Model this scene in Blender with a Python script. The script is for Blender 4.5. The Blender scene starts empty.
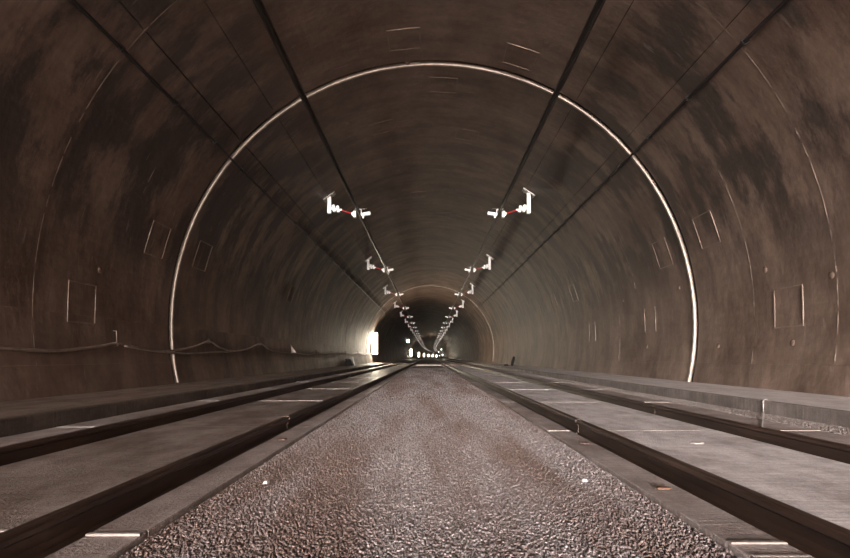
import bpy, math, random
import numpy as np
from math import sin, cos, pi, radians as rad

random.seed(7)
rng = np.random.default_rng(11)
S = bpy.context.scene
COL = S.collection

# ------------------------------------------------------------------ camera, sky, exposure
CAM_Z = 0.756
cd = bpy.data.cameras.new('camera')
cam = bpy.data.objects.new('camera', cd); COL.objects.link(cam)
cam.location = (0, 0, CAM_Z); cam.rotation_euler = (pi/2, 0, 0)
cd.sensor_width = 36; cd.lens = 36*500/850
cd.shift_x = -4/850; cd.shift_y = 78/850
cd.clip_start = 0.05; cd.clip_end = 3000
S.camera = cam

PORTAL_Y = -50.0                     # unseen mouth, skewed to throw more light on the right wall: right side here,
PORTAL_L = -25.0                     # left side here
def mouth_y(x): return PORTAL_L + (PORTAL_Y-PORTAL_L)*min(1, max(0, (x+6.3)/12.8))
W = bpy.data.worlds.new('sky'); S.world = W; W.use_nodes = True
bg = W.node_tree.nodes['Background']
bg.inputs[0].default_value = (1.0, 0.905, 0.86, 1); bg.inputs[1].default_value = 245.0

# low sun standing almost in line with the bore, behind the viewpoint and a little to its left
SUN_EL, SUN_AZ = 0.05, 0.2
sl = bpy.data.lights.new('low_sun', 'SUN'); sl.energy = 6.0; sl.angle = rad(1.0); sl.color = (1.0, 0.92, 0.85)
so = bpy.data.objects.new('low_sun', sl); COL.objects.link(so)
so.rotation_euler = (pi/2-rad(SUN_EL), 0, -rad(SUN_AZ)); so.location = (-5, PORTAL_Y-60, 6)

LAMP_STRENGTH = 400.0
vs = S.view_settings
vs.view_transform = 'Standard'; vs.look = 'None'; vs.gamma = 1; vs.use_curve_mapping = False
vs.exposure = 0.0
S.cycles.use_denoising = True
S.cycles.max_bounces = 6; S.cycles.diffuse_bounces = 4; S.cycles.glossy_bounces = 3
S.cycles.sample_clamp_indirect = 6.0

# daylight portal: tells the sampler where the sky enters (gives off nothing itself)
pl = bpy.data.lights.new('tunnel_mouth', 'AREA'); pl.shape = 'RECTANGLE'; pl.size = 29.0; pl.size_y = 9
pl.cycles.is_portal = True
po = bpy.data.objects.new('tunnel_mouth', pl); COL.objects.link(po)
po.location = (0.0, (PORTAL_Y+PORTAL_L)/2-0.4, 3.9)
po.rotation_euler = (pi/2, 0, -math.atan2(PORTAL_L-PORTAL_Y, 12.8))

# ------------------------------------------------------------------ geometry constants
R = 6.28; AX = 0.10; AZ = 1.50        # bore radius and axis
END = 1150.0
def bend(y):                            # the bore runs straight, then curves away to the right
    return 0.0 if y < 200 else (y-200)**2/15800.0
def ring_pt(th, r=R):
    return (AX + r*cos(th), AZ + r*sin(th))
def stations(y0, y1, step=25.0):
    far = [y for y in np.arange(200, END, step) if y0 < y < y1]
    return [y0] + far + [y1]

# ------------------------------------------------------------------ materials
def new_mat(name):
    m = bpy.data.materials.new(name); m.use_nodes = True
    nt = m.node_tree; b = nt.nodes['Principled BSDF']
    return m, nt, b
def N(nt, t, **kw):
    n = nt.nodes.new(t)
    for k, v in kw.items(): setattr(n, k, v)
    return n
def noise(nt, vec, scale, detail=5, rough=0.6):
    n = N(nt, 'ShaderNodeTexNoise'); n.inputs['Scale'].default_value = scale
    n.inputs['Detail'].default_value = detail; n.inputs['Roughness'].default_value = rough
    nt.links.new(vec, n.inputs['Vector']); return n.outputs['Fac']
def ramp(nt, fac, stops):
    r = N(nt, 'ShaderNodeValToRGB'); e = r.color_ramp.elements
    while len(e) < len(stops): e.new(0.5)
    for el, (p, c) in zip(e, stops):
        el.position = p; el.color = (*c, 1) if len(c) == 3 else c
    nt.links.new(fac, r.inputs[0]); return r.outputs[0]
def mul_map(nt, vec, scale):
    m = N(nt, 'ShaderNodeMapping'); m.inputs['Scale'].default_value = scale
    nt.links.new(vec, m.inputs[0]); return m.outputs[0]
def math_(nt, op, a, b=None):
    m = N(nt, 'ShaderNodeMath', operation=op)
    for i, v in enumerate((a, b)):
        if v is None: continue
        if isinstance(v, (int, float)): m.inputs[i].default_value = v
        else: nt.links.new(v, m.inputs[i])
    return m.outputs[0]
def mix(nt, fac, a, b, mode='MIX'):
    m = N(nt, 'ShaderNodeMix', data_type='RGBA', blend_type=mode)
    for sock, v in ((m.inputs[0], fac), (m.inputs[6], a), (m.inputs[7], b)):
        if isinstance(v, tuple): sock.default_value = (*v, 1)
        elif isinstance(v, (int, float)): sock.default_value = v
        else: nt.links.new(v, sock)
    return m.outputs[2]
def bump(nt, b, h, strength, dist):
    n = N(nt, 'ShaderNodeBump'); n.inputs['Strength'].default_value = strength
    n.inputs['Distance'].default_value = dist
    nt.links.new(h, n.inputs['Height']); nt.links.new(n.outputs[0], b.inputs['Normal'])

def lining_mat():
    m, nt, b = new_mat('lining_concrete')
    geo = N(nt, 'ShaderNodeNewGeometry'); sp = N(nt, 'ShaderNodeSeparateXYZ')
    nt.links.new(geo.outputs['Position'], sp.inputs[0])
    dx = math_(nt, 'SUBTRACT', sp.outputs[0], AX); dz = math_(nt, 'SUBTRACT', sp.outputs[2], AZ)
    th = math_(nt, 'ARCTAN2', dz, dx)
    s = math_(nt, 'MULTIPLY', th, R)
    cv = N(nt, 'ShaderNodeCombineXYZ'); nt.links.new(s, cv.inputs[0]); nt.links.new(sp.outputs[1], cv.inputs[1])
    v = cv.outputs[0]
    big = noise(nt, v, 0.55, 7, 0.68)
    col = ramp(nt, big, [(0.32, (0.110, 0.070, 0.052)), (0.50, (0.190, 0.132, 0.102)), (0.68, (0.265, 0.193, 0.154))])
    streak = noise(nt, mul_map(nt, v, (0.30, 1.7, 1)), 1.0, 7, 0.68)      # brushed round the ring
    col = mix(nt, 0.75, col, ramp(nt, streak, [(0.33, (0.52, 0.50, 0.49)), (0.55, (1, 1, 1)), (0.72, (1.22, 1.2, 1.18))]), 'MULTIPLY')
    fine = noise(nt, v, 7.0, 5, 0.7)
    col = mix(nt, 0.5, col, ramp(nt, fine, [(0.3, (0.72, 0.72, 0.72)), (0.7, (1.2, 1.2, 1.2))]), 'MULTIPLY')
    # soot patches high on the haunches
    drip = noise(nt, mul_map(nt, v, (0.50, 1.2, 1)), 0.8, 7, 0.66)
    dmask = ramp(nt, drip, [(0.45, (0, 0, 0)), (0.54, (1, 1, 1))])
    ath = math_(nt, 'ABSOLUTE', math_(nt, 'SUBTRACT', th, pi/2))
    band = N(nt, 'ShaderNodeMapRange', interpolation_type='SMOOTHSTEP')
    nt.links.new(math_(nt, 'ABSOLUTE', math_(nt, 'SUBTRACT', ath, rad(55))), band.inputs[0])
    band.inputs[1].default_value = rad(34); band.inputs[2].default_value = rad(12)
    fac = math_(nt, 'MULTIPLY', math_(nt, 'MULTIPLY', dmask, band.outputs[0]), 0.80)
    col = mix(nt, fac, col, (0.035, 0.028, 0.026))
    # pale lime scrapes
    scr = noise(nt, mul_map(nt, v, (0.9, 5.5, 1)), 1.7, 3, 0.5)
    col = mix(nt, math_(nt, 'MULTIPLY', ramp(nt, scr, [(0.68, (0, 0, 0)), (0.74, (1, 1, 1))]), 0.25), col, (0.45, 0.38, 0.33))
    nt.links.new(col, b.inputs['Base Color'])
    b.inputs['Roughness'].default_value = 0.62
    b.inputs['Specular IOR Level'].default_value = 0.35
    h = math_(nt, 'ADD', math_(nt, 'MULTIPLY', noise(nt, mul_map(nt, v, (1, 1.6, 1)), 1.3, 4, 0.55), 1.0), math_(nt, 'MULTIPLY', fine, 0.12))
    bump(nt, b, h, 0.55, 0.05)
    return m

def slab_mat(name, c0, c1, c2, rough=0.6):
    m, nt, b = new_mat(name)
    geo = N(nt, 'ShaderNodeNewGeometry'); v = geo.outputs['Position']
    a = noise(nt, mul_map(nt, v, (1.5, 0.8, 1)), 1.6, 8, 0.72)
    col = ramp(nt, a, [(0.38, c0), (0.50, c1), (0.62, c2)])
    br = noise(nt, mul_map(nt, v, (3, 38, 3)), 1.0, 4, 0.6)                # broom marks across the slab
    col = mix(nt, 0.6, col, ramp(nt, br, [(0.3, (0.6, 0.59, 0.58)), (0.7, (1.3, 1.3, 1.3))]), 'MULTIPLY')
    sp_ = noise(nt, v, 55, 3, 0.7)
    col = mix(nt, 0.5, col, ramp(nt, sp_, [(0.3, (0.65, 0.65, 0.65)), (0.72, (1.35, 1.35, 1.35))]), 'MULTIPLY')
    nt.links.new(col, b.inputs['Base Color'])
    b.inputs['Roughness'].default_value = rough
    b.inputs['Specular IOR Level'].default_value = 0.4
    bump(nt, b, math_(nt, 'ADD', math_(nt, 'MULTIPLY', br, 0.8), sp_), 0.9, 0.014)
    return m

def gravel_mat(name, dark, mid, light, rusty, rfac):
    m, nt, b = new_mat(name)
    geo = N(nt, 'ShaderNodeNewGeometry'); v = geo.outputs['Position']
    g = noise(nt, v, 42, 2, 0.5)
    col = ramp(nt, g, [(0.3, dark), (0.5, mid), (0.72, light)])
    rs = noise(nt, mul_map(nt, v, (1.5, 0.20, 1)), 1.0, 5, 0.6)
    col = mix(nt, math_(nt, 'MULTIPLY', ramp(nt, rs, [(0.44, (0, 0, 0)), (0.58, (1, 1, 1))]), rfac), col, rusty)
    nt.links.new(col, b.inputs['Base Color'])
    b.inputs['Roughness'].default_value = 0.55
    b.inputs['Specular IOR Level'].default_value = 0.45
    f = noise(nt, v, 38, 3, 0.6)
    bump(nt, b, f, 0.7, 0.02)
    return m

def plain(name, col, rough=0.5, metal=0.0, var=0.25, scale=14, spec=0.5):
    m, nt, b = new_mat(name)
    tc = N(nt, 'ShaderNodeNewGeometry')
    f = noise(nt, tc.outputs['Position'], scale, 4, 0.6)
    lo = tuple(c*(1-var) for c in col); hi = tuple(min(1, c*(1+var)) for c in col)
    nt.links.new(ramp(nt, f, [(0.3, lo), (0.7, hi)]), b.inputs['Base Color'])
    b.inputs['Roughness'].default_value = rough; b.inputs['Metallic'].default_value = metal
    b.inputs['Specular IOR Level'].default_value = spec
    return m
def rail_mat():
    m, nt, b = new_mat('rail_steel')
    geo = N(nt, 'ShaderNodeNewGeometry'); v = geo.outputs['Position']
    f = noise(nt, mul_map(nt, v, (9, 1.2, 9)), 1.0, 5, 0.6)
    col = ramp(nt, f, [(0.3, (0.034, 0.020, 0.015)), (0.55, (0.072, 0.043, 0.032)), (0.75, (0.12, 0.074, 0.054))])
    nt.links.new(col, b.inputs['Base Color']); b.inputs['Roughness'].default_value = 0.42
    b.inputs['Metallic'].default_value = 0.25
    return m
def glow(name, col, strength):
    m, nt, b = new_mat(name)
    b.inputs['Base Color'].default_value = (0.8, 0.8, 0.8, 1)
    b.inputs['Emission Color'].default_value = (*col, 1); b.inputs['Emission Strength'].default_value = strength
    return m

M_LIN = lining_mat()
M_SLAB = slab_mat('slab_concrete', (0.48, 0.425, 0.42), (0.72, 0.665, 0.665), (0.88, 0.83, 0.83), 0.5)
M_SLABL = slab_mat('shaded_slab_concrete', (0.15, 0.112, 0.093), (0.24, 0.192, 0.168), (0.36, 0.30, 0.275), 0.5)  # left slabs: darker copy with that side's shade painted in
M_KERBL = slab_mat('shaded_kerb_concrete', (0.17, 0.12, 0.095), (0.25, 0.185, 0.15), (0.33, 0.26, 0.22), 0.6)  # left walkway top: browner copy, weaker light there put into the colour
M_KERBF = slab_mat('shaded_kerb_face_concrete', (0.15, 0.125, 0.115), (0.21, 0.18, 0.165), (0.28, 0.24, 0.225), 0.65)  # right kerb face: shade painted into the colour, against the pale top
M_KERBD = slab_mat('deep_shaded_kerb_concrete', (0.07, 0.05, 0.04), (0.11, 0.08, 0.065), (0.16, 0.12, 0.10), 0.7)  # left kerb face: deep shade put into the colour
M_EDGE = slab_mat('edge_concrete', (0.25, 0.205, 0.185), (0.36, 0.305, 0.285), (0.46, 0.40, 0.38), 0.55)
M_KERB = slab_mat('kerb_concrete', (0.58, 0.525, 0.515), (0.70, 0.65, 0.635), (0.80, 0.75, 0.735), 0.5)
M_BASE = plain('bed_concrete', (0.05, 0.04, 0.036), 0.9, 0, 0.4, 5, 0.2)
M_GRAV = gravel_mat('center_gravel', (0.15, 0.122, 0.118), (0.29, 0.253, 0.25), (0.47, 0.428, 0.424), (0.14, 0.085, 0.06), 0.65)
M_GRAV2 = gravel_mat('gutter_gravel', (0.15, 0.125, 0.115), (0.28, 0.245, 0.23), (0.47, 0.42, 0.395), (0.2, 0.15, 0.12), 0.3)
M_RAIL = rail_mat()
M_BEAD = plain('joint_mortar', (0.48, 0.405, 0.345), 0.7, 0, 0.25, 5)
M_FORM = plain('form_mark', (0.20, 0.147, 0.116), 0.7, 0, 0.3, 4)
M_RIDGE = plain('lime_seam', (0.19, 0.145, 0.115), 0.7, 0, 0.35, 4)
M_JOINT = plain('joint_grout', (0.52, 0.47, 0.44), 0.7, 0, 0.25, 9)
M_BAR = plain('bar_mortar', (0.30, 0.26, 0.235), 0.75, 0, 0.3, 30)
M_FILL = plain('pale_filler', (0.62, 0.57, 0.53), 0.7, 0, 0.25, 9)
M_COND = plain('dull_aluminium', (0.10, 0.085, 0.075), 0.38, 0.7, 0.3, 2)
M_BLACK = plain('black_rubber', (0.018, 0.015, 0.014), 0.6, 0, 0.3, 6)
M_CABLE = plain('grey_cable', (0.26, 0.205, 0.17), 0.55, 0, 0.3, 6)
M_WHITE = plain('white_paint', (0.86, 0.84, 0.82), 0.45, 0, 0.06, 8)
M_RED = plain('red_insulator', (0.26, 0.016, 0.02), 0.35, 0, 0.15, 20)
M_GALV = plain('galvanised_steel', (0.55, 0.52, 0.49), 0.45, 0.4, 0.2, 10)
M_DARK = plain('dark_metal', (0.03, 0.026, 0.024), 0.5, 0.2, 0.3, 10)
M_TAR = plain('tarred_black', (0.006, 0.005, 0.005), 0.8, 0, 0.3, 10, 0.15)
M_RUST = plain('rust_chip', (0.10, 0.05, 0.03), 0.8, 0, 0.4, 40)
M_STONE = plain('pale_stone', (0.36, 0.33, 0.31), 0.7, 0, 0.15, 30)
M_GLOW = glow('lamp_tube', (1.0, 0.87, 0.66), LAMP_STRENGTH)
M_SIGN = glow('sign_face', (0.95, 1.0, 0.98), 6.0)
M_BLOCKER = plain('blocker_dark', (0.035, 0.035, 0.022), 0.95, 0, 0.4, 0.6, 0.1)  # kept dark so the added slope bounces little light
M_EARTH = plain('outside_ground', (0.22, 0.19, 0.15), 0.9, 0, 0.3, 0.5)

# ------------------------------------------------------------------ mesh helpers
def mesh_obj(name, verts, faces, mat, parent=None, smooth=False):
    me = bpy.data.meshes.new(name)
    me.from_pydata([tuple(map(float, v)) for v in verts], [], faces)
    me.materials.append(mat)
    if smooth: me.polygons.foreach_set('use_smooth', [True]*len(me.polygons))
    me.validate(); me.update()
    o = bpy.data.objects.new(name, me); COL.objects.link(o); o.parent = parent
    return o
def tag(o, label=None, cat=None, group=None, kind=None):
    for k, v in (('label', label), ('category', cat), ('group', group), ('kind', kind)):
        if v: o[k] = v
    return o
def empty(name, loc=(0, 0, 0)):
    o = bpy.data.objects.new(name, None); COL.objects.link(o); o.location = loc; o.empty_display_size = 0.2
    return o
class MB:
    def __init__(s): s.v = []; s.f = []
    def add(s, v, f):
        n = len(s.v); s.v += list(v); s.f += [tuple(i+n for i in q) for q in f]; return s
    def box(s, x0, x1, y0, y1, z0, z1, c=0.0):
        if c <= 0:
            v = [(x, y, z) for z in (z0, z1) for y in (y0, y1) for x in (x0, x1)]
            return s.add(v, [(0,2,3,1),(4,5,7,6),(0,1,5,4),(2,6,7,3),(0,4,6,2),(1,3,7,5)])
        v = [(x0,y0,z0),(x1,y0,z0),(x1,y1,z0),(x0,y1,z0),
             (x0,y0,z1-c),(x1,y0,z1-c),(x1,y1,z1-c),(x0,y1,z1-c),
             (x0+c,y0+c,z1),(x1-c,y0+c,z1),(x1-c,y1-c,z1),(x0+c,y1-c,z1)]
        f = [(3,2,1,0),(8,9,10,11)]
        for i in range(4):
            j = (i+1) % 4
            f += [(i,j,4+j,4+i),(4+i,4+j,8+j,8+i)]
        return s.add(v, f)
    def tube(s, pts, r, n=8, cap=True):
        pts = [np.array(p, float) for p in pts]; rings = []
        up0 = np.array((0, 0, 1.0))
        for i, p in enumerate(pts):
            t = pts[min(i+1, len(pts)-1)] - pts[max(i-1, 0)]; t /= np.linalg.norm(t)
            up = up0 if abs(t[2]) < 0.95 else np.array((1.0, 0, 0))
            a = np.cross(t, up); a /= np.linalg.norm(a); b = np.cross(a, t)
            rr = r[i] if isinstance(r, (list, tuple)) else r
            rings.append([p + rr*(cos(2*pi*k/n)*a + sin(2*pi*k/n)*b) for k in range(n)])
        v = [q for g in rings for q in g]; f = []
        for i in range(len(pts)-1):
            for k in range(n):
                l = (k+1) % n
                f.append((i*n+k, i*n+l, (i+1)*n+l, (i+1)*n+k))
        if cap: f += [tuple(range(n))[::-1], tuple((len(pts)-1)*n+k for k in range(n))]
        return s.add(v, f)
    def build(s, name, mat, parent=None, smooth=False): return mesh_obj(name, s.v, s.f, mat, parent, smooth)
def extrude(prof, ys, bent=True):
    """closed (x,z) profile, counter-clockwise seen from -y, swept along the bore"""
    n = len(prof); v = []; f = []
    for y in ys:
        d = bend(y) if bent else 0
        v += [(x+d, y, z) for x, z in prof]
    for i in range(len(ys)-1):
        for k in range(n):
            l = (k+1) % n
            f.append((i*n+k, i*n+l, (i+1)*n+l, (i+1)*n+k))
    f += [tuple(range(n))[::-1], tuple((len(ys)-1)*n+k for k in range(n))]
    return v, [q[::-1] for q in f]
def arc_block(th0, th1, y0, y1, r0, r1, step=3.0, jitter=0.0, ystep=None, closed_ends=True):
    """solid curved panel of the lining: strips of quads (no n-gons)"""
    n = max(2, int(abs(math.degrees(th1-th0))/step)+1)
    ths = np.linspace(th0, th1, n)
    ys = stations(y0, y1)
    v = []; f = []
    jit = [random.uniform(-jitter, jitter) if jitter else 0 for _ in ths]
    for y in ys:
        d = bend(y)
        for i, t in enumerate(ths):
            x, z = ring_pt(t, r0+jit[i]); v.append((x+d, mouth_y(x) if y == PORTAL_Y else y, z))
        for t in ths:
            x, z = ring_pt(t, r1); v.append((x+d, mouth_y(x) if y == PORTAL_Y else y, z))
    m = 2*n
    for i in range(len(ys)-1):
        a = i*m; b = a+m
        for k in range(n-1):
            f.append((a+k, b+k, b+k+1, a+k+1)[::-1])
            f.append((a+n+k, a+n+k+1, b+n+k+1, b+n+k)[::-1])
        f.append((a, a+n, b+n, b)[::-1]); f.append((a+n-1, b+n-1, b+2*n-1, a+2*n-1)[::-1])
    for a, rv in ((0, False), ((len(ys)-1)*m, True)):
        for k in range(n-1):
            q = (a+k, a+k+1, a+n+k+1, a+n+k)
            f.append(q if rv else q[::-1])
    return v, f

# ------------------------------------------------------------------ the bore: walls, ceiling
DEG = pi/180
SEG = {'wall_right': (-16, 44, [(-16, -8.03), (-8, 44)]),
       'ceiling': (44, 136.2, [(44.1, 57.5), (57.6, 126.6), (126.7, 136.1)]),
       'wall_left': (136.2, 196, [(136.3, 188), (188.03, 196)])}
LBL = {'wall_right': ('brown sooty curved concrete lining of the lighter right tunnel wall', 'wall'),
       'ceiling': ('brown streaked concrete vault overhead between the two black wall cables', 'ceiling'),
       'wall_left': ('dark brown curved concrete lining of the left tunnel wall', 'wall')}
JOINTS = [12.0 + 12.4*k for k in range(-3, 9)]
ys_blocks = [PORTAL_Y] + [j for j in JOINTS if j > PORTAL_L+1]
shell = {}
for nm, (a0, a1, strips) in SEG.items():
    v, f = arc_block(a0*DEG, a1*DEG, PORTAL_Y, END, R+0.12, R+0.5, 4)
    w = mesh_obj(nm, v, f, M_LIN, None, False); shell[nm] = w
    tag(w, LBL[nm][0], LBL[nm][1], kind='structure')
    for (s0, s1) in strips:
        off = 0.006 if (s0 in (-16, 188.03)) else 0.0
        for i, y0 in enumerate(ys_blocks):
            last = i == len(ys_blocks)-1
            y1 = END if last else ys_blocks[i+1]
            gap = 0.17 if abs(y1-12.0) < 0.01 else 0.03
            v, f = arc_block(s0*DEG, s1*DEG, y0, y1-(0 if last else gap), R-off, R+0.125, 1.5)
            o = mesh_obj('lining_panel', v, f, M_LIN, w)
            me = o.data
            me.polygons.foreach_set('use_smooth', [False]*len(me.polygons))
    # mortar lips at the block joints, facing the way we came
    for i, j in enumerate(JOINTS):
        if j < 2: continue
        h = 0.030 if j == 12.0 else (0.018 if abs(j-49.2) < 0.1 else 0.004)
        v, f = arc_block(max(a0, -12.5)*DEG, min(a1, 192.5)*DEG, j-0.03, j+0.03, R-h, R+0.05, 1.0, 0.004)
        mesh_obj('joint_bead', v, f, M_BEAD if h > 0.01 else M_FORM, w)
    # thin seams between the formwork positions
    seams = [(7.8, a0, a1)]
    if nm == 'wall_right': seams += [(9.8, -8, 29), (16.7, -8, 6), (15.1, 12, 24)]
    if nm == 'ceiling': seams += [(14.8, 104, 116), (17.0, 76, 84)]
    if nm == 'wall_left': seams += [(9.9, 150, 158), (16.5, 166, 175)]
    for yy, s0, s1 in seams:
        v, f = arc_block(max(s0, -12)*DEG, min(s1, 192)*DEG, yy-0.008, yy+0.008, R-0.003, R+0.02, 1.0, 0.005)
        mesh_obj('seam_ridge', v, f, M_RIDGE, w)

def on_wall(th_deg):
    if th_deg < 44: return shell['wall_right']
    return shell['ceiling'] if th_deg < 136.2 else shell['wall_left']
def wall_frame(th, y, r=R):
    """origin on the lining plus tangent (round the ring) and inward normal"""
    x, z = ring_pt(th, r)
    return np.array((x, y, z)), np.array((-sin(th), 0, cos(th))), np.array((-cos(th), 0, -sin(th)))
def form_window(th_deg, y, w=0.72, h=0.72, bar=0.022, proud=0.007):
    m = MB()
    def bx(u0, u1, y0, y1):
        v = []
        for d in (-0.02, proud):
            for yy in (y0, y1):
                for u in (u0, u1):
                    x, z = ring_pt(th_deg*DEG + u/R, R-d); v.append((x, y+yy, z))
        m.add(v, [(0,2,3,1),(4,5,7,6),(0,1,5,4),(2,6,7,3),(0,4,6,2),(1,3,7,5)])
    bx(-h/2, h/2, -w/2, -w/2+bar); bx(-h/2, h/2, w/2-bar, w/2)
    bx(-h/2, -h/2+bar, -w/2+bar, w/2-bar); bx(h/2-bar, h/2, -w/2+bar, w/2-bar)
    return m.build('form_window', M_FORM, on_wall(th_deg))
for th, y in [(1.3, 8.87), (18.8, 10.9), (18.0, 13.0), (163.3, 10.9), (162.6, 13.0), (95.9, 11.0), (87.6, 12.9),
              (104, 14.9), (80, 15.6), (72, 11.2), (2, 19.5), (18, 21.0), (18, 24.2), (162, 21.3), (3, 14.4), (178, 8.9),
              (160, 5.9), (95, 21.5), (84, 24.5)]:
    form_window(th, y)
def grout_plug(th_deg, y, r=0.06):
    o, t, n = wall_frame(th_deg*DEG, y); Y = np.array((0, 1.0, 0)); v = []; f = []
    prof = [(r*1.25, -0.02), (r, 0.004), (r*0.5, 0.012)]
    for rr, d in prof:
        v += [o + t*rr*cos(2*pi*k/10) + Y*rr*sin(2*pi*k/10) + n*d for k in range(10)]
    for i in range(2):
        for k in range(10): f.append((i*10+k, i*10+(k+1) % 10, (i+1)*10+(k+1) % 10, (i+1)*10+k))
    f.append(tuple(range(20, 30)))
    return mesh_obj('grout_plug', v, f, M_LIN, on_wall(th_deg), True)
for th, y in [(-4.5, 8.75), (-4.6, 11.0), (8.2, 9.4), (9, 12.6), (10, 16.2), (95.5, 11.9), (112, 14.0), (78, 16.5),
              (-4, 14.6), (101, 18.5), (172, 9.3), (5, 7.9), (120, 16)]:
    grout_plug(th, y)

# ------------------------------------------------------------------ floor and track slabs
BED = -0.06
v, f = extrude([(-6.6, -0.5), (6.8, -0.5), (6.8, BED), (-6.6, BED)], stations(PORTAL_Y, END))
floor = mesh_obj('floor', v, f, M_BASE); tag(floor, 'dark concrete tunnel bed under tracks and gravel', 'floor', kind='structure')
v, f = extrude([(-90, -0.9), (90, -0.9), (90, -0.3), (-90, -0.3)], [PORTAL_Y-220, PORTAL_Y+2], False)
gr = mesh_obj('ground', v, f, M_EARTH); tag(gr, 'earth ground outside the tunnel mouth', 'ground', kind='structure')

v, f = extrude([(7.2, -0.5), (60, -0.5), (60, 42), (20, 27), (9.5, 11)], [PORTAL_Y-160, PORTAL_Y], False)  # unseen slope, added to keep sky light off the left wall
hl = mesh_obj('sky_blocker_slope', v, f, M_BLOCKER); tag(hl, 'added unseen slope outside the tunnel mouth, blocking sky light from the left wall', 'sky_blocker_slope', kind='structure')

LANES = [('edge_slab', 1.222, 1.458, M_EDGE), ('track_slab', 1.635, 2.965, M_SLAB), ('edge_slab', 3.145, 4.03, M_EDGE)]
PITCH = 3.24
def lay(sign, first):
    for nm, x0, x1, mt in LANES:
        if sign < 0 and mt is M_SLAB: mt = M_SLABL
        a, b = (x0, x1) if sign > 0 else (-x1, -x0)
        y = first - 4*PITCH
        proto = MB().box(a, b, 0.0, PITCH-0.016, BED, 0.0, 0.004).build(nm, mt, floor)
        fp = MB().box(a+0.006, b-0.006, -0.016, 0.0, BED, 0.0012).build('joint_filler', M_JOINT, floor)
        for i in range(17):
            o = proto if i == 0 else proto.copy()
            q = fp if i == 0 else fp.copy()
            if i: COL.objects.link(o); COL.objects.link(q)
            o.location = (0, y, random.uniform(-0.003, 0.003)); q.location = (0, y, 0.0)
            y += PITCH
        v, f = extrude([(a, BED), (b, BED), (b, 0), (a, 0)], stations(y, END))
        mesh_obj(nm, v, f, mt, floor)
        v, f = extrude([(a, BED), (b, BED), (b, 0), (a, 0)], [PORTAL_Y, first-4*PITCH-0.03])
        mesh_obj(nm, v, f, mt, floor)
lay(1, 5.15); lay(-1, 5.42)
# raised pale cross bars on the strips beside the gravel
for sx, y, z in [(-1, 2.13, 0.012), (1, 2.04, 0.006), (-1, 5.41, 0.008), (-1, 8.66, 0.007)]:
    a, b = (1.225, 1.455) if sx > 0 else (-1.455, -1.225)
    MB().box(a, b, y-0.014, y+0.014, -0.01, z*0.6, 0.003).build('cross_bar', M_BAR, floor)
MB().box(-1.15, 1.15, 46.3, 47.6, -0.05, 0.02, 0.01).build('crossing_plate', M_FILL, floor)

# ------------------------------------------------------------------ gravel
def grains(name, xr, bands, zc, mat, parent=None):
    ico_v = []; p = (1+5**.5)/2
    for s1 in (-1, 1):
        for s2 in (-p, p): ico_v += [(0, s1, s2), (s1, s2, 0), (s2, 0, s1)]
    ico_v = np.array(ico_v)/np.linalg.norm((1, p))
    from itertools import combinations
    dd = min(np.linalg.norm(ico_v[0]-q) for q in ico_v[1:])
    near = lambda i, j: abs(np.linalg.norm(ico_v[i]-ico_v[j])-dd) < 0.01
    ico_f = [c for c in combinations(range(12), 3) if near(c[0], c[1]) and near(c[1], c[2]) and near(c[0], c[2])]
    ico_f = np.array([c if np.dot(np.cross(ico_v[c[1]]-ico_v[c[0]], ico_v[c[2]]-ico_v[c[0]]), ico_v[c[0]]) > 0 else (c[0], c[2], c[1]) for c in ico_f])
    oct_v = np.array([(1,0,0),(-1,0,0),(0,1,0),(0,-1,0),(0,0,1),(0,0,-1)], float)
    oct_f = np.array([(0,2,4),(2,1,4),(1,3,4),(3,0,4),(2,0,5),(1,2,5),(3,1,5),(0,3,5)])
    V = []; F = []; n0 = 0
    for y0, y1, sp, kind in bands:
        bv, bf = (ico_v, ico_f) if kind else (oct_v, oct_f)
        nx = max(1, int((xr[1]-xr[0])/sp)); ny = int((y1-y0)/sp)
        gx, gy = np.meshgrid(np.linspace(xr[0]+sp*.4, xr[1]-sp*.4, nx), np.linspace(y0, y1, ny))
        k = gx.size
        c = np.stack([gx.ravel()+rng.uniform(-.45, .45, k)*sp, gy.ravel()+rng.uniform(-.45, .45, k)*sp,
                      zc+rng.uniform(-.25, .2, k)*sp], 1)
        c[:, 0] = np.clip(c[:, 0], xr[0]+sp*.3, xr[1]-sp*.3)
        sz = rng.uniform(.45, .82, (k, 1))*sp*rng.uniform(.75, 1.25, (k, 3))
        a = rng.uniform(0, 2*pi, k); ca, sa = np.cos(a), np.sin(a)
        b = rng.uniform(0, 2*pi, k); cb, sb = np.cos(b), np.sin(b)
        P = bv[None]*sz[:, None, :]*rng.uniform(.82, 1.15, (k, len(bv), 1))
        X = P[..., 0]*ca[:, None]-P[..., 1]*sa[:, None]; Yv = P[..., 0]*sa[:, None]+P[..., 1]*ca[:, None]; Z = P[..., 2]
        X2 = X*cb[:, None]+Z*sb[:, None]; Z2 = (-X*sb[:, None]+Z*cb[:, None])*0.85
        V.append((np.stack([X2, Yv, Z2], 2)+c[:, None]).reshape(-1, 3))
        F.append((bf[None]+(np.arange(k)*len(bv))[:, None, None]+n0).reshape(-1, 3)); n0 += k*len(bv)
    V = np.concatenate(V).astype(np.float32); F = np.concatenate(F).astype(np.int32)
    me = bpy.data.meshes.new(name); me.vertices.add(len(V)); me.vertices.foreach_set('co', V.ravel())
    me.loops.add(F.size); me.loops.foreach_set('vertex_index', F.ravel())
    me.polygons.add(len(F)); me.polygons.foreach_set('loop_start', np.arange(0, F.size, 3, dtype=np.int32))
    me.update(calc_edges=True); me.materials.append(mat)
    o = bpy.data.objects.new(name, me); COL.objects.link(o); o.parent = parent
    return o
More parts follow.
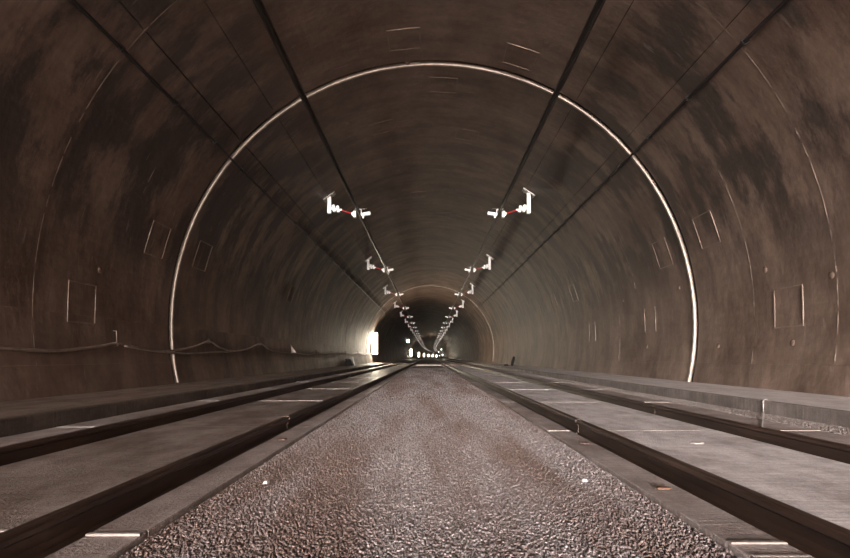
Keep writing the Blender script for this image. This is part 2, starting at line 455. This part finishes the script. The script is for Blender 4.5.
g = grains('gravel', (-1.203, 1.203), [(1.6, 3.3, 0.0115, 1), (3.3, 5.2, 0.0145, 1), (5.2, 9.0, 0.020, 0), (9.0, 20.0, 0.034, 0), (20.0, 34.0, 0.055, 0)], -0.024, M_GRAV)
tag(g, 'loose fine grey brown gravel filling the strip between the two tracks', 'gravel', kind='stuff')
v, f = extrude([(-1.215, BED), (1.215, BED), (1.215, -0.03), (-1.215, -0.03)], stations(PORTAL_Y, END))
o = mesh_obj('gravel_bed', v, f, M_GRAV, g); o['kind'] = 'stuff'
g2 = grains('gutter_gravel', (4.035, 4.525), [(4.0, 12.0, 0.018, 0), (12.0, 26.0, 0.035, 0)], -0.012, M_GRAV2)
tag(g2, 'pale loose gravel in the gutter below the right walkway kerb', 'gravel', kind='stuff')
v, f = extrude([(4.033, BED), (4.527, BED), (4.527, -0.02), (4.033, -0.02)], stations(PORTAL_Y, END))
o = mesh_obj('gravel_bed', v, f, M_GRAV2, g2); o['kind'] = 'stuff'

# ------------------------------------------------------------------ walkways
def walkway(nm, label, x0, x1, top, kw, pitch, first, M_KERB=M_KERB, M_FACE=M_EDGE):
    """x0 = kerb face, x1 = wall side (inside the lining)"""
    s = 1 if x1 > x0 else -1
    a, b = sorted((x0+s*(kw+0.004), x1))
    v, f = extrude([(a, BED), (b, BED), (b, top-0.004), (a, top-0.004)], stations(PORTAL_Y, END))
    w = mesh_obj(nm, v, f, M_KERB); tag(w, label, 'walkway', kind='structure')
    a, b = sorted((x0, x0+s*kw)); y = first-3*pitch; proto = None
    for i in range(16):
        if proto is None: o = proto = MB().box(a, b, 0.006, pitch-0.006, BED, top, 0.012).build('kerb_block', M_FACE, w)
        else: o = proto.copy(); COL.objects.link(o)
        o.location = (random.uniform(-.003, .003), y, random.uniform(-.003, .002)); y += pitch
    v, f = extrude([(a, BED), (b, BED), (b, top), (a, top)], stations(y, END)); mesh_obj('kerb_block', v, f, M_FACE, w)
    v, f = extrude([(a, BED), (b, BED), (b, top), (a, top)], [PORTAL_Y, first-3*pitch]); mesh_obj('kerb_block', v, f, M_FACE, w)
    return w
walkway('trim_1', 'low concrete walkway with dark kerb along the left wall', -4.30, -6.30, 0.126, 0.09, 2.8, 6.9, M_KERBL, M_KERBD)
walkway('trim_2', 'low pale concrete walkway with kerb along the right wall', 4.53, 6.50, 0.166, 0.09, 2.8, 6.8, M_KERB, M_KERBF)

# ------------------------------------------------------------------ rails
def rail_profile(xc, z0):
    h = [(-.075, 0), (.075, 0), (.075, .011), (.030, .027), (.011, .040), (.0085, .075), (.011, .122), (.030, .134),
         (.036, .138), (.036, .158), (.030, .168), (.018, .172), (-.018, .172), (-.030, .168), (-.036, .158), (-.036, .138),
         (-.030, .134), (-.011, .122), (-.0085, .075), (-.011, .040), (-.030, .027), (-.075, .011)]
    return [(xc+x, z0+z) for x, z in h]
for xc, lab, marks in [(-1.547, 'dark rusty rail bordering the left edge of the gravel', (5.42, 11.9)),
                       (1.547, 'dark rusty rail bordering the right edge of the gravel', (5.15, 11.63)),
                       (-3.055, 'dark rusty rail beside the left walkway', (8.66,)),
                       (3.055, 'dark rusty rail beside the right gutter of pale gravel', (6.75, 9.99))]:
    v, f = extrude(rail_profile(xc, BED), stations(PORTAL_Y, END))
    t = empty('steel_rail', (xc, 0, BED)); tag(t, lab, 'rail')
    o = mesh_obj('rail_profile', [(a-xc, b, c-BED) for a, b, c in v], f, M_RAIL, t)
    for y in marks:                                   # thin pale weld collars
        pr = [(p*1.0+math.copysign(.003, p), q+.002) for p, q in rail_profile(0, 0)]
        v, f = extrude(pr, [y-0.006, y+0.006], False)
        mesh_obj('weld_collar', v, f, M_RIDGE, t)

# ------------------------------------------------------------------ overhead conductor rails
CX, CZ = 2.56, CAM_Z+5.25
for s, side in ((-1, 'left'), (1, 'right')):
    t = empty('conductor_rail', (s*CX, 0, CZ))
    tag(t, f'dark overhead conductor rail above the {side} track, running into the tunnel', 'overhead rail')
    prof = [(-.018, -.055), (.018, -.055), (.030, -.03), (.022, 0), (.030, .05), (.062, .055), (.062, .068), (-.062, .068), (-.062, .055), (-.030, .05), (-.022, 0), (-.030, -.03)]
    v, f = extrude(prof, stations(PORTAL_Y, END-20)); mesh_obj('rail_body', v, f, M_COND, t)
    m = MB().tube([(bend(y), y, -.058) for y in stations(PORTAL_Y, END-20)], 0.008, 6)
    m.build('contact_wire', M_DARK, t)

ORD = ['nearest', 'second nearest', 'third', 'fourth', 'fifth', 'sixth', 'seventh', 'eighth', 'ninth', 'tenth']
def lbox(cx, cz, w, h, d, ang=0.0):
    """box in the xz plane turned by ang, d deep along y"""
    v = []
    for y in (-d/2, d/2):
        for a, b in ((-w/2, -h/2), (w/2, -h/2), (w/2, h/2), (-w/2, h/2)):
            v.append((cx+a*cos(ang)-b*sin(ang), y, cz+a*sin(ang)+b*cos(ang)))
    return v, [(0,1,2,3),(7,6,5,4),(0,4,5,1),(1,5,6,2),(2,6,7,3),(3,7,4,0)]
def make_support(s):
    """origin below the wall plate; everything relative to the conductor rail at x = s*CX"""
    t = empty('overhead_bracket', (s*CX, 0, CZ))
    def P(x, z): return (s*(x-CX), z+CAM_Z-CZ)         # x outwards, z above the lens
    def part(name, mat, *boxes):
        m = MB()
        for (x, z, w, h, d, a) in boxes:
            px_, pz_ = P(x, z); vv, ff = lbox(px_, pz_, w, h, d, -s*a); m.add(vv, ff)
        return m.build(name, mat, t)
    # wall plate on the lining: find the lining point above the post
    xw = 3.60; zw = (AZ-CAM_Z) + math.sqrt(R*R-(xw-s*AX)**2)
    tang = math.atan2(xw-s*AX, zw-(AZ-CAM_Z))
    plate = part('wall_plate', M_GALV, (xw, zw-0.02, 0.50, 0.03, 0.30, tang))
    for u in (-.18, .18):
        x, z = P(xw+u*cos(tang), zw-0.03-u*sin(tang))
        for dy in (-.1, .1): MB().tube([(x, dy, z+.05), (x, dy, z-.05)], 0.014, 6).build('anchor_bolt', M_GALV, plate)
    part('drop_post', M_WHITE, (3.60, (zw-0.03+5.19)/2, 0.13, zw-0.03-5.19, 0.13, 0))
    part('clamp_block', M_WHITE, (3.44, 5.37, 0.10, 0.24, 0.16, 0.22), (3.52, 5.37, 0.10, 0.06, 0.08, 0.22))
    part('clamp_block', M_WHITE, (3.29, 5.345, 0.10, 0.22, 0.16, 0.22), (3.37, 5.36, 0.10, 0.05, 0.08, 0.22))
    part('rod_end', M_GALV, (3.20, 5.32, 0.10, 0.06, 0.06, 0.3))
    m = MB(); x0, z0 = P(3.17, 5.31); x1, z1 = P(2.78, 5.19); n = 13; pts = []; rr = []
    for i in range(n):
        q = i/(n-1); pts.append((x0+(x1-x0)*q, 0, z0+(z1-z0)*q)); rr.append(0.034 if i % 2 else 0.022)
    m.tube(pts, rr, 8); m.build('insulator', M_RED, t)
    part('inner_clamp', M_WHITE, (2.76, 5.175, 0.08, 0.10, 0.10, 0.25), (2.685, 5.155, 0.10, 0.22, 0.18, 0.0))
    part('hanger_arm', M_DARK, (2.50, 5.350, 0.42, 0.02, 0.06, 0.05))
    part('grip_shoe', M_WHITE, (2.29, 5.17, 0.34, 0.10, 0.14, 0.16), (2.45, 5.26, 0.025, 0.14, 0.08, 0.0), (2.38, 5.07, 0.05, 0.09, 0.08, 0.0))
    part('saddle', M_WHITE, (2.56, 5.335, 0.20, 0.02, 0.12, 0.0))
    return t
def copy_tree(o, parent=None):
    c = o.copy(); COL.objects.link(c); c.parent = parent
    for ch in o.children: copy_tree(ch, c)
    return c
for s, side in ((-1, 'left'), (1, 'right')):
    proto = make_support(s)
    todo = []
    for k in range(38):
        y = 18.1 + 11.6*k
        t = proto if k == 0 else None
        todo.append((y, k))
    for y, k in todo:
        t = proto if k == 0 else copy_tree(proto)
        t.location = (s*CX+bend(y), y, CZ)
        if k < 10:
            tag(t, f'white bracket with red insulator, {ORD[k]} in the {side} overhead row' if k < 2 else
                f'small white bracket, {ORD[k]} from the front in the {side} overhead row', 'bracket', f'overhead brackets of the {side} row')
        else:
            tag(t, f'tiny white bracket deep in the tunnel, far end of the {side} overhead row', 'bracket', f'overhead brackets of the {side} row')

# ------------------------------------------------------------------ black cables high on the walls
for th, side in ((140.4, 'left'), (40.8, 'right')):
    x, z = ring_pt(th*DEG, R-0.07)
    t = empty('wall_cable', (x, 0, z)); tag(t, f'straight black cable clipped high along the {side} wall', 'cable')
    ys = [PORTAL_Y]+list(np.arange(-4, 80, 0.83))+stations(90, END-20)
    m = MB().tube([(bend(y), y, (0.0 if int(round((y+4)/0.83)) % 2 == 0 else -0.012) if y < 80 else 0) for y in ys], 0.027, 8)
    m.build('cable_sheath', M_BLACK, t, True)
    n = np.array((-cos(th*DEG), 0, -sin(th*DEG))); tt = np.array((-sin(th*DEG), 0, cos(th*DEG)))
    proto = None
    for k in range(32):
        y = 2.64+1.66*k
        if proto is None:
            v = []
            for a in (-.042, .042):
                for yy in (-.02, .02):
                    for d in (-.075, .034): v.append(tuple(tt*a+n*d+np.array((0, yy, 0))))
            proto = o = mesh_obj('cable_clip', v, [(0,1,3,2),(4,6,7,5),(0,4,5,1),(2,3,7,6),(0,2,6,4),(1,5,7,3)], M_DARK, t)
        else: o = proto.copy(); COL.objects.link(o)
        o.location = (0, y, 0)

# ------------------------------------------------------------------ drooping cable on the left wall
def wall_x(z, off=0.05): return AX - math.sqrt(R*R-(z-AZ)**2) + off
def spline(pts, n=8):
    P = [np.array(p, float) for p in pts]; P = [2*P[0]-P[1]]+P+[2*P[-1]-P[-2]]; out = []
    for i in range(1, len(P)-2):
        for k in range(n):
            t = k/n
            out.append(.5*((2*P[i])+(-P[i-1]+P[i+1])*t+(2*P[i-1]-5*P[i]+4*P[i+1]-P[i+2])*t*t+(-P[i-1]+3*P[i]-3*P[i+1]+P[i+2])*t**3))
    out.append(P[-2]); return out
main = [(-2, .1), (1.5, .25), (4, .08), (6, .2), (7.38, .118), (8.27, .107), (9.27, .20), (9.78, .264), (10.37, .207), (11.13, .134), (12.0, .16), (13.0, .27),
        (13.93, .432), (14.6, .28), (15.6, .187), (16.8, .27), (18.2, .473), (19.2, .28), (20.4, .19), (21.8, .17), (23.1, .16), (25.0, .10), (26.2, .16),
        (27.2, .30), (28.2, .2), (29.3, .18), (31.4, .28), (34.3, .14), (36.7, .33), (39.6, .2), (43, .38), (47, .2), (51, .4), (52.4, .3)]
t = empty('drooping_cable', (-6.1, 9.8, CAM_Z)); tag(t, 'grey brown cable drooping in loops along the lower left wall', 'cable')
def loc(p): return (p[0]+6.1, p[1]-9.8, p[2]-CAM_Z)
MB().tube([loc((wall_x(z+CAM_Z), y, z+CAM_Z)) for y, z in spline(main)], 0.026, 8).build('cable_sheath', M_CABLE, t, True)
low = [(10.0, .22), (10.8, .15), (11.6, .105), (12.6, .09), (13.9, .13), (15.0, .15), (15.7, .18)]
MB().tube([loc((wall_x(z+CAM_Z, .075), y, z+CAM_Z)) for y, z in spline(low)], 0.02, 8).build('spare_cable', M_CABLE, t, True)
for y, z, up in [(9.78, .264, .21), (13.93, .432, .03), (18.2, .473, .03), (27.2, .30, .03), (31.4, .28, .03), (36.7, .33, .03), (43, .38, .03), (51, .4, .03)]:
    zz = z+CAM_Z; x = wall_x(zz, 0.0)
    m = MB().tube([loc(p) for p in [(x-.02, y, zz+up+.04), (x+.05, y, zz+up+.03), (x+.055, y, zz+.02), (x+.09, y, zz-.035), (x+.05, y, zz-.05), (x-.02, y, zz-.045)]], 0.012, 6)
    m.build('cable_hook', M_RIDGE, t)
# triangular hook bracket
y, zz = 22.4, CAM_Z+.20; x = wall_x(zz, 0)
t2 = empty('hook_bracket', (x, y, zz)); tag(t2, 'small pale triangular bracket on the left wall above the cable', 'bracket')
m = MB()
for dy in (-.02, .02): m.add([(-.03, dy, .34), (-.03, dy, 0), (.22, dy, 0)], [(0, 1, 2)])
m.f += [(0, 3, 4, 1), (1, 4, 5, 2), (2, 5, 3, 0)]; m.build('gusset', M_CABLE, t2)
MB().box(-.05, -.01, -.09, .09, -.04, .38, .004).build('back_plate', M_DARK, t2)

# ------------------------------------------------------------------ bits on the walkways
t = empty('junction_box', (-5.75, 36.6, .126)); tag(t, 'dark box with leaning pale strut on the left walkway by the wall', 'box')
m = MB(); m.add([(-.3, -.35, 0), (.25, -.35, 0), (.25, .35, 0), (-.3, .35, 0), (-.32, -.3, .46), (.02, -.3, .46), (.02, .3, .46), (-.32, .3, .46)],
                [(3,2,1,0),(4,5,6,7),(0,1,5,4),(1,2,6,5),(2,3,7,6),(3,0,4,7)]); m.build('housing', M_TAR, t)
MB().box(-.34, .05, -.33, .33, .46, .49, .006).build('lid', M_BLACK, t)
MB().tube([(.36, -.3, 0.02), (.22, -.34, .62)], .03, 8).build('strut', M_GALV, t)
t = empty('marker_post', (5.55, 33.5, .166)); tag(t, 'short dark leaning marker post on the right walkway', 'post')
MB().tube([(0, 0, 0.0), (.05, 0, .25), (.12, 0, .50), (.15, 0, .62)], [.08, .09, .085, .05], 10).build('post', M_TAR, t)
MB().box(-.52, -.25, -.1, .1, 0, .09, .02).build('foot_weight', M_TAR, t)
MB().tube([(-.3, 0, .03), (0, 0, .03)], .018, 6).build('tie_bar', M_DARK, t)

# earth wire over the right kerb
pts = [(4.70, 6.95, .172), (4.56, 6.80, .174), (4.515, 6.76, .14), (4.505, 6.73, .02), (4.42, 6.6, .006), (4.1, 6.14, .006), (3.6, 5.40, .006), (3.25, 4.87, .006), (3.16, 4.73, .004)]
o = MB().tube(spline(pts, 5), .005, 6).build('earth_wire', M_GALV, None, True)
tag(o, 'thin pale wire hanging over the right kerb across the gutter gravel', 'wire')

# debris on the concrete strips
def chip(name, loc_, sx, sy, sz, mat, label, cat, grp=None):
    n = 9; v = []; f = []
    rr = [random.uniform(.75, 1.15) for _ in range(n)]
    for lvl, q in ((0, 1.0), (.7, .9), (1, .55)):
        for k in range(n):
            a = 2*pi*k/n; v.append((cos(a)*rr[k]*q*sx, sin(a)*rr[k]*q*sy, lvl*sz))
    for i in range(2):
        for k in range(n): f.append((i*n+k, i*n+(k+1) % n, (i+1)*n+(k+1) % n, (i+1)*n+k))
    f.append(tuple(range(2*n, 3*n))); f.append(tuple(range(n))[::-1])
    o = mesh_obj(name, v, f, mat); o.location = loc_; tag(o, label, cat, grp); return o
chip('rust_flake', (1.345, 2.86, .004), .045, .035, .010, M_RUST, 'brown rust flake on the right edge strip, the nearest one', 'debris')
chip('rust_flake', (1.36, 4.35, .004), .05, .04, .010, M_RUST, 'brown rust flake farther along the right edge strip', 'debris')
chip('rust_flake', (2.33, 4.35, .004), .06, .035, .010, M_EDGE, 'thin pale flake lying on the right track slab', 'debris')
chip('rust_flake', (-1.34, 4.55, .004), .05, .04, .010, M_RUST, 'brown rust flake on the left edge strip beside the gravel', 'debris')
chip('pebble', (.95, 3.05, -.004), .016, .014, .018, M_STONE, 'tiny white pebble on the gravel near its right edge', 'pebble')
chip('pebble', (-.98, 3.0, -.004), .016, .014, .018, M_STONE, 'tiny white pebble on the gravel near its left edge', 'pebble')

# ------------------------------------------------------------------ tall wall lamps on the left wall
def make_lamp():
    """two tall tubes in front of a back board that stands out from the wall, with a hood on top"""
    t = empty('wall_lamp')
    x0 = wall_x(2.2, -.08)
    MB().box(x0, x0+.20, -1.3, .20, 1.02, 3.36, .02).build('housing', M_CABLE, t)
    MB().box(x0, x0+.66, .16, .22, 1.02, 3.36, .01).build('back_board', M_DARK, t)  # board, hood and long housing added to shield vault and wall from the tubes
    for dx in (.31, .54):
        MB().tube([(x0+dx, 0, 1.12), (x0+dx, 0, 3.26)], .085, 10).build('lamp_tube', M_GLOW, t)
    MB().box(x0, x0+.66, -.50, .24, 3.30, 3.38, .01).build('hood', M_GALV, t)
    MB().box(x0, x0+.66, -.18, .20, 1.02, 1.10, .01).build('base_tray', M_GALV, t)
    return t
lamp0 = make_lamp()
spots = [54.0+109*k for k in range(7)]
for i, y in enumerate(spots):
    t = lamp0 if i == 0 else copy_tree(lamp0)
    t.location = (bend(y), y, 0)
    if i == 0: lab = 'tall bright twin-tube lamp on the left wall, largest and nearest glow'
    elif i == 1: lab = 'bright wall lamp, second glow along the left wall'
    else: lab = f'small far wall lamp, {ORD[i]} from the left among the lights at the tunnel end'
    tag(t, lab, 'lamp', 'wall lamps')

# small lit sign beyond the first lamp
y = 116; x = wall_x(CAM_Z+3.7, 0)
t = empty('lit_sign', (x, y, CAM_Z+3.7)); tag(t, 'small white lit sign on a bracket high on the left wall', 'sign')
MB().box(-.1, .28, -.03, .03, -.05, .05).build('arm', M_DARK, t)
MB().box(.25, .95, -.10, .10, -.42, .42, .02).build('case', M_DARK, t)
MB().box(.30, .90, -.115, -.10, -.36, .36).build('face', M_SIGN, t)

# small signal lights far along the right wall
for y, z, lab in ((218, 3.3, 'small white signal light high on the right wall far ahead'), (330, 3.4, 'faint far signal light high on the right wall, the farther one'),
                  (217, .9, 'small white signal light low on the right wall far ahead'), (331, .9, 'faint far signal light low on the right wall, the farther one')):
    zz = CAM_Z+z; x = AX+math.sqrt(R*R-(zz-AZ)**2)+bend(y)
    t = empty('signal_light', (x, y, zz)); tag(t, lab, 'light', 'signal lights')
    MB().box(-.30, .06, -.05, .05, -.05, .05).build('arm', M_DARK, t)
    MB().box(-.75, -.28, -.12, .12, -.4, .4, .02).build('case', M_DARK, t)
    MB().tube([(-.52, -.12, 0), (-.52, -.16, 0)], .24, 12).build('lens', M_SIGN, t)
